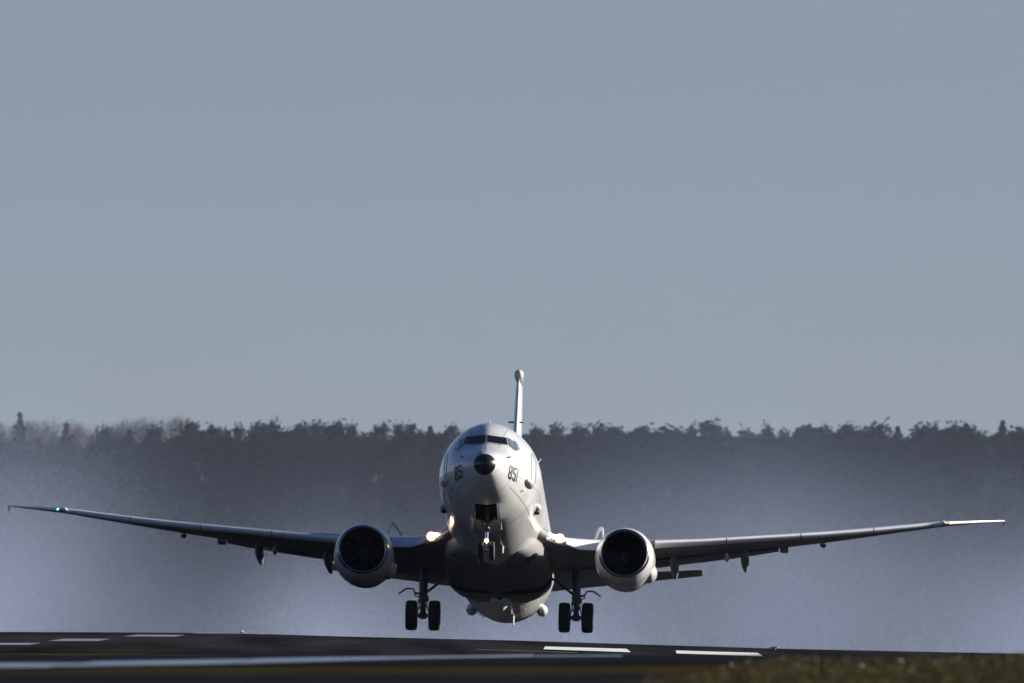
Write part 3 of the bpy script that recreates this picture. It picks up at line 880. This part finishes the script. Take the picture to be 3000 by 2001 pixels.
def trunk_mesh(name, H, r0, rnd, limbs, m, top=0.93, spread=2.4):
    mb = MB()
    pts = [(rnd.uniform(-.15, .15) * i / 6, rnd.uniform(-.15, .15) * i / 6, H * top * i / 6) for i in range(7)]
    mb.tube(pts, [r0 * (1 - 0.88 * i / 6) for i in range(7)], 7)
    for _ in range(limbs):
        z = H * rnd.uniform(0.45, 0.9)
        a = rnd.uniform(0, 2 * pi)
        L = spread * (1.15 - z / H) * 2 * rnd.uniform(0.6, 1)
        mb.tube([(0, 0, z), (cos(a) * L * 0.5, sin(a) * L * 0.5, z + 0.25 * L), (cos(a) * L, sin(a) * L, z + 0.45 * L)], [r0 * 0.3, r0 * 0.18, 0.02], 5)
    me = bpy.data.meshes.new(name)
    me.from_pydata(mb.v, [], mb.f)
    me.materials.append(m)
    return me
def bare_mesh(name, H, rnd, m):
    mb = MB()
    def br(p, d, L, r, lev):
        q = p + d * L
        mb.tube([p, p + d * L * 0.5 + Vector((rnd.uniform(-.06, .06), rnd.uniform(-.06, .06), 0)) * L, q], [r, r * 0.8, r * 0.6], 4, cap=False)
        if lev == 0: return
        for _ in range(rnd.choice((3, 4, 4))):
            e = (d + Vector((rnd.gauss(0, .42), rnd.gauss(0, .42), rnd.gauss(0.12, .3)))).normalized()
            br(p + d * L * rnd.uniform(0.45, 1.0), e, L * rnd.uniform(0.52, 0.75), r * 0.55, lev - 1)
    for _ in range(9):
        a = rnd.uniform(0, 2 * pi)
        z = H * rnd.uniform(0.42, 0.70)
        br(Vector((0, 0, z)), Vector((cos(a) * 0.42, sin(a) * 0.42, 0.9)).normalized(), H * 0.14, 0.09, 4)
    zs = max(v[2] for v in mb.v)
    me = bpy.data.meshes.new(name)
    me.from_pydata([(v[0], v[1], v[2] * H / zs) for v in mb.v], [], mb.f)
    me.materials.append(m)
    return me
def twig_mesh(me, bl, rnd):
    mb = MB()
    mb.v = [tuple(v.co) for v in me.vertices]; mb.f = [tuple(p.vertices) for p in me.polygons]
    for (c, rr) in bl:
        for _ in range(230):
            d = Vector((rnd.gauss(0, 1), rnd.gauss(0, 1), rnd.gauss(0, 1))).normalized() * (rnd.random() ** 0.4)
            p = Vector(c) + Vector((d.x * rr[0], d.y * rr[1], d.z * rr[2]))
            a = Vector((rnd.gauss(0, .6), rnd.gauss(0, .6), 1)).normalized() * rnd.uniform(0.25, 0.6)
            b2 = Vector((rnd.gauss(0, 1), rnd.gauss(0, 1), 0)).normalized() * 0.022
            mb.add([p - b2, p + b2, p + a + b2 * .4, p + a - b2 * .4], [(0, 1, 2, 3)])
    m2 = bpy.data.meshes.new('birch_crown')
    m2.from_pydata(mb.v, [], mb.f)
    m2.materials.append(me.materials[0])
    return m2
PROTO = {'pine': [], 'fir': [], 'birch': []}
for i in range(5):
    r = random.Random(20 + i)
    H = 26.0
    bl = []
    for k in range(16):
        z = H * r.uniform(0.52, 0.93)
        wd = 2.3 * (1.0 - 0.55 * ((z / H - 0.6) / 0.35) ** 2 if z / H > 0.6 else 1.0)
        a = r.uniform(0, 2 * pi); q = r.uniform(0.2, 1) * wd
        bl.append(((cos(a) * q, sin(a) * q, z), (r.uniform(0.7, 1.3), r.uniform(0.7, 1.3), r.uniform(0.6, 1.0))))
    bl.append(((r.uniform(-.4, .4), 0, H - 1.0), (0.65, 0.65, 1.0)))
    bl.append(((r.uniform(-.6, .6), 0, H - 2.2), (1.2, 1.2, 1.1)))
    PROTO['pine'].append((clump_mesh('pine_crown', bl, 190, 0.27, r, m_pine, True), trunk_mesh('pine_trunk', H, 0.22, r, 9, m_bark)))
for i in range(2):
    r = random.Random(50 + i)
    H = 26.0
    bl = []
    for k in range(26):
        f = k / 25
        z = H - 0.6 - f * 17
        wd = 0.22 + 2.9 * f ** 0.72
        for _ in range(2 + int(3 * f)):
            a = r.uniform(0, 2 * pi)
            bl.append(((cos(a) * wd * 0.6, sin(a) * wd * 0.6, z - 0.2), (0.12 + wd * 0.45, 0.12 + wd * 0.45, 0.35)))
    PROTO['fir'].append((clump_mesh('fir_crown', bl, 34, 0.32, r, m_pine), trunk_mesh('fir_trunk', H, 0.2, r, 4, m_bark, 0.97, 1.2)))
for i in range(3):
    r = random.Random(80 + i)
    bl = []
    for k in range(14):
        z = 26.0 * r.uniform(0.55, 0.94); a = r.uniform(0, 6.28)
        q = r.uniform(0.2, 1) * 2.6 * (1.0 if z < 20 else max(0.25, (26.3 - z) / 6.3))
        bl.append(((cos(a) * q, sin(a) * q, z), (1.1, 1.1, 1.3)))
    PROTO['birch'].append((twig_mesh(bare_mesh('birch_crown', 26.0, r, m_bare), bl, r), trunk_mesh('birch_trunk', 26.0, 0.2, r, 5, m_bark, 0.8)))
ORD = 'first second third fourth fifth sixth seventh eighth ninth tenth eleventh twelfth thirteenth fourteenth fifteenth sixteenth seventeenth eighteenth nineteenth twentieth'.split()
def ordinal(n):
    if n <= 20: return ORD[n - 1]
    tens = {2: 'twenty', 3: 'thirty', 4: 'forty', 5: 'fifty'}
    if n % 10 == 0: return {3: 'thirtieth', 4: 'fortieth', 5: 'fiftieth'}[n // 10]
    return tens[n // 10] + ' ' + ORD[n % 10 - 1]
SKY = [  # lateral position and height of each top as the wood's edge shows it, and its kind
 (13,1218,'b'),(57,1197,'f'),(81,1222,'b'),(106,1214,'b'),(136,1216,'b'),(196,1229,'f'),(217,1220,'b'),(242,1231,'b'),(276,1250,'b'),(306,1248,'p'),(353,1218,'b'),(379,1248,'f'),(404,1210,'b'),(434,1220,'b'),(459,1246,'p'),(506,1207,'b'),(536,1216,'b'),(555,1231,'p'),
 (630,1241,'p'),(665,1255,'p'),(698,1241,'p'),(735,1252,'p'),(766,1239,'p'),(804,1233,'p'),(851,1248,'p'),(885,1239,'p'),(923,1233,'p'),(974,1231,'p'),(1034,1239,'p'),(1079,1253,'b'),(1114,1236,'p'),(1168,1236,'p'),(1204,1236,'p'),(1262,1238,'f'),(1317,1242,'p'),(1364,1242,'b'),
 (1575,1245,'p'),(1636,1242,'p'),(1704,1244,'p'),(1759,1240,'p'),(1803,1244,'p'),(1888,1252,'p'),(1949,1249,'p'),(2031,1245,'p'),(2095,1233,'p'),(2184,1255,'p'),(2245,1245,'p'),(2292,1258,'p'),(2353,1249,'p'),(2411,1249,'p'),(2472,1238,'p'),(2516,1252,'p'),(2578,1237,'p'),(2632,1238,'f'),(2704,1240,'p'),(2731,1237,'p'),(2802,1238,'p'),(2840,1237,'p'),(2867,1262,'p'),(2935,1220,'f'),(2983,1249,'p')]
FR = random.Random(11)
cnt = {'p': 0, 'f': 0, 'b': 0}
TOT = {k: sum(1 for t in SKY if t[2] == k) for k in 'pfb'}
for (px, row, kd) in SKY:
    cnt[kd] += 1
    D = 2000.0 + FR.uniform(-6, 6) + (40 if kd == 'b' else 0)
    x = (px - 1500) / 50000.0 * D
    top = (1850 - row) / 50000.0 * D
    zg = gz(x, D)
    kind = {'p': 'pine', 'f': 'fir', 'b': 'birch'}[kd]
    cr, tr = PROTO[kind][FR.randrange(len(PROTO[kind]))]
    e = empty(kind + '_tree', (x, D, zg))
    h = top - zg
    sxy = h / 26.0 * FR.uniform(0.85, 1.12)
    if kd == 'p': sxy *= FR.choice((1.1, 1.4, 1.8, 2.1))
    e.scale = (sxy, sxy, h / 26.0)
    e.rotation_euler = (0, 0, FR.uniform(0, 6.28))
    n = cnt[kd]
    if kd == 'p':
        lb, gp = 'dark rounded pine in the hazy wood, %s pine from the left end' % ordinal(n), 'pines along the edge of the hazy wood'
    elif kd == 'f':
        lb = ['slim pointed fir rising above pale bare trees at far left', 'small dark fir between pale bare trees behind the left wing tip', 'low dark fir top in front of pale bare trees', 'narrow fir standing just left of the aircraft nose', 'pointed fir among pines above the right wing', 'tallest thin fir spike above the wood at far right'][n - 1]
        gp = 'pointed firs along the edge of the hazy wood'
    else:
        lb, gp = 'pale leafless birch above the hazy wood, %s bare tree from the left end' % ordinal(n), 'bare birches along the edge of the hazy wood'
    tag(e, lb, 'tree', gp)
    for nm, me in (('crown', cr), ('trunk', tr)):
        o = bpy.data.objects.new(nm, me)
        COL.objects.link(o)
        o.parent = e
# the mass of wood behind and below, which reads as one
r = random.Random(99)
bl = []
for i in range(3600):
    D = r.uniform(1985, 2110)
    x = r.uniform(-95, 95)
    u = 1500 + x / D * 50000
    lim = (23.35 if u > 560 else 22.6) + 0.55 * sin(x * 0.55 + 1) * sin(x * 0.21) + 0.3 * sin(x * 1.3)
    z = r.uniform(0.0, 1.0) ** 0.8 * (lim - 0.4) * r.uniform(0.93, 1.0) - 1.0
    if D < 2012: z *= 0.78
    elif i % 4 == 0: z = lim + r.uniform(-2.6, -0.7)
    bl.append(((x, D, z), (1.9, 1.9, 1.4)))
    if z > 20: bl[-1] = (bl[-1][0], (1.5, 1.5, 1.1))
o = bpy.data.objects.new('forest', clump_mesh('forest', bl, 42, 0.9, r, m_pine))
COL.objects.link(o)
tag(o, 'dark mass of the hazy wood behind the front row of trees', 'wood', kind='stuff')

# ------------------------------------------------------------------ verge grass, flower heads, runway lights
m_grass = mat('grass_blades', (0.085, 0.066, 0.027), 0.8, var=0.35, vscale=0.7, col2=(0.035, 0.034, 0.012), spec=0.05)
mb = MB()
r = random.Random(4)
n = 0
while n < 34000:
    d = r.uniform(168, 285)
    x = r.uniform(0.9, 9.5) * d / 245.0
    if x < 1.62 + (d - 182) * 0.028 + r.gauss(0, .2): continue
    z = gz(x, d)
    h = r.uniform(0.02, 0.075) * (1.8 if r.random() < 0.06 else 1)
    a = r.uniform(0, pi)
    lx, ly = r.gauss(0, 0.4) * h, r.gauss(0, 0.4) * h
    wv = 0.006
    mb.add([(x - wv * cos(a), d - wv * sin(a), z - 0.01), (x + wv * cos(a), d + wv * sin(a), z - 0.01), (x + lx * .5 + wv * .7 * cos(a), d + ly * .5, z + h * .65), (x + lx, d + ly, z + h)], [(0, 1, 2), (0, 2, 3)])
    n += 1
me = bpy.data.meshes.new('grass'); me.from_pydata(mb.v, [], mb.f); me.materials.append(m_grass)
o = bpy.data.objects.new('grass', me); COL.objects.link(o)
tag(o, 'blurred olive grass on the near verge at lower right', 'grass', kind='stuff')
m_petal = mat('white_petal', (0.5, 0.49, 0.45), 0.7)
m_stem = mat('flower_stem', (0.06, 0.08, 0.03), 0.8)
FL = [(2636, 1937, 0.036, 'largest white flower head, standing highest on the right of the near verge'), (2521, 1957, 0.036, 'bright white flower head low in the grass left of the highest one'), (2336, 1973, 0.022, 'dim flower head deep in the middle of the near grass'), (2186, 1940, 0.022, 'small pale flower head at the left tip of the grass verge'), (2141, 1997, 0.034, 'white flower head cut by the bottom edge of the picture'), (2738, 1941, 0.02, 'small pale flower head on the grass right of the largest one')]
for (px, row, rad, lb) in FL:
    d = 238.0
    x, z = (px - 1500) / 50000.0 * d, (1850 - row) / 50000.0 * d
    z0 = gz(x, d)
    z = max(z, z0 + 0.03)
    e = empty('flower', (x, d, z0)); tag(e, lb, 'flower', 'white flowers in the near verge')
    mb = MB()
    for k in range(9):
        a = 2 * pi * k / 9
        mb.ellipsoid((cos(a) * rad * 0.55, sin(a) * rad * 0.55, z - z0 + rad * 0.1), (rad * 0.5, rad * 0.5, rad * 0.35), 8)
    mb.ellipsoid((0, 0, z - z0 + rad * 0.25), (rad * 0.6, rad * 0.6, rad * 0.6), 10)
    mb.build('flower_head', m_petal, e)
    mb = MB(); mb.tube([(0.01, 0, -0.02), (0, 0, (z - z0) * 0.5), (0, 0, z - z0)], 0.004, 6); mb.build('stem', m_stem, e)
for (px, d, lb, mm) in ((709, 617, 'tiny bright runway edge light on the crest at left', 'white_edge'), (2268, 612, 'small pale runway edge marker on the crest right of the white bars', 'paint')):
    x = (px - 1500) / 50000.0 * d
    e = empty('runway_light', (x, d, gz(x, d) + 0.02)); tag(e, lb, 'runway light', 'runway edge lights')
    mb = MB(); mb.tube([(0, 0, 0), (0, 0, 0.03)], 0.07, 14); mb.tube([(0, 0, 0.03), (0, 0, 0.08)], [0.07, 0.05], 12); mb.build('lamp_base', M['gear'], e)
    mb = MB(); mb.ellipsoid((0, -0.02, 0.085), (0.045 if mm == 'white_edge' else 0.17, 0.05, 0.04), 12); mb.build('lamp_dome', M[mm], e)

# ------------------------------------------------------------------ air: thin haze everywhere, thrown up mist behind the aircraft
def box_obj(name, lo, hi, m):
    mb = MB()
    mb.box([(a + b) / 2 for a, b in zip(lo, hi)], [b - a for a, b in zip(lo, hi)])
    o = mb.build(name, m, None, smooth=0)
    return o
m = bpy.data.materials.new('haze_air'); m.use_nodes = True
nt = m.node_tree; nt.nodes.remove(nt.nodes['Principled BSDF'])
v = nt.nodes.new('ShaderNodeVolumePrincipled')
v.inputs['Color'].default_value = (0.62, 0.76, 1.0, 1)
v.inputs['Density'].default_value = 0.000007
v.inputs['Anisotropy'].default_value = 0.0
nt.links.new(v.outputs[0], nt.nodes['Material Output'].inputs['Volume'])
tag(box_obj('haze', (-4100, -310, -4.5), (4100, 9100, 60), m), kind='stuff')

m = bpy.data.materials.new('mist_air'); m.use_nodes = True
nt = m.node_tree; nt.nodes.remove(nt.nodes['Principled BSDF'])
nd, lk = nt.nodes, nt.links
v = nd.new('ShaderNodeVolumePrincipled')
v.inputs['Color'].default_value = (0.61, 0.71, 0.97, 1)
tc = nd.new('ShaderNodeTexCoord')
sx = nd.new('ShaderNodeSeparateXYZ')
lk.new(tc.outputs['Object'], sx.inputs[0])
def mth(op, a, b=None, c=None):
    q = nd.new('ShaderNodeMath'); q.operation = op
    for i, t in enumerate((a, b, c)):
        if t is None: continue
        if isinstance(t, (int, float)): q.inputs[i].default_value = t
        else: lk.new(t, q.inputs[i])
    return q.outputs[0]
nz = nd.new('ShaderNodeTexNoise'); nz.inputs['Scale'].default_value = 0.075; nz.inputs['Detail'].default_value = 2.0
lk.new(tc.outputs['Object'], nz.inputs['Vector'])
BLOBS = [  # cx, cz, rx, rz, strength: banks of mist, low and wide
    (-26.5, -1.0, 7.5, 6.6, 0.95), (-16.5, -3.0, 2.4, 4.5, 0.25), (-9.0, -2.0, 4.5, 4.8, 0.92), (0.5, -2.0, 6.0, 4.4, 0.75), (12.0, 0.0, 8.5, 5.8, 0.6),
    (28.5, -1.5, 6.5, 5.2, 1.05), (7.0, 5.0, 9.0, 3.2, 0.12), (-24.0, 5.5, 5.0, 4.0, 0.2), (0, 8, 70, 16, 0.085)]
tot = None
for (cx, cz, rx, rz, am) in BLOBS:
    gx = mth('POWER', mth('DIVIDE', mth('SUBTRACT', sx.outputs[0], cx), rx), 2)
    gg = mth('POWER', mth('DIVIDE', mth('SUBTRACT', sx.outputs[2], cz), rz), 2)
    e_ = mth('MULTIPLY', mth('EXPONENT', mth('MULTIPLY', mth('ADD', gx, gg), -1.0)), am)
    tot = e_ if tot is None else mth('ADD', tot, e_)
nn = mth('MAXIMUM', mth('MULTIPLY_ADD', nz.outputs[0], 3.8, -0.9), 0.1)
lk.new(mth('MULTIPLY', mth('MULTIPLY', tot, nn), 0.0036), v.inputs['Density'])
lk.new(v.outputs[0], nd['Material Output'].inputs['Volume'])
o = box_obj('mist', (-70, 700, -1.9), (70, 900, 22), m)
tag(o, 'pale lavender mist thrown up behind the aircraft over the runway', 'mist', kind='stuff')
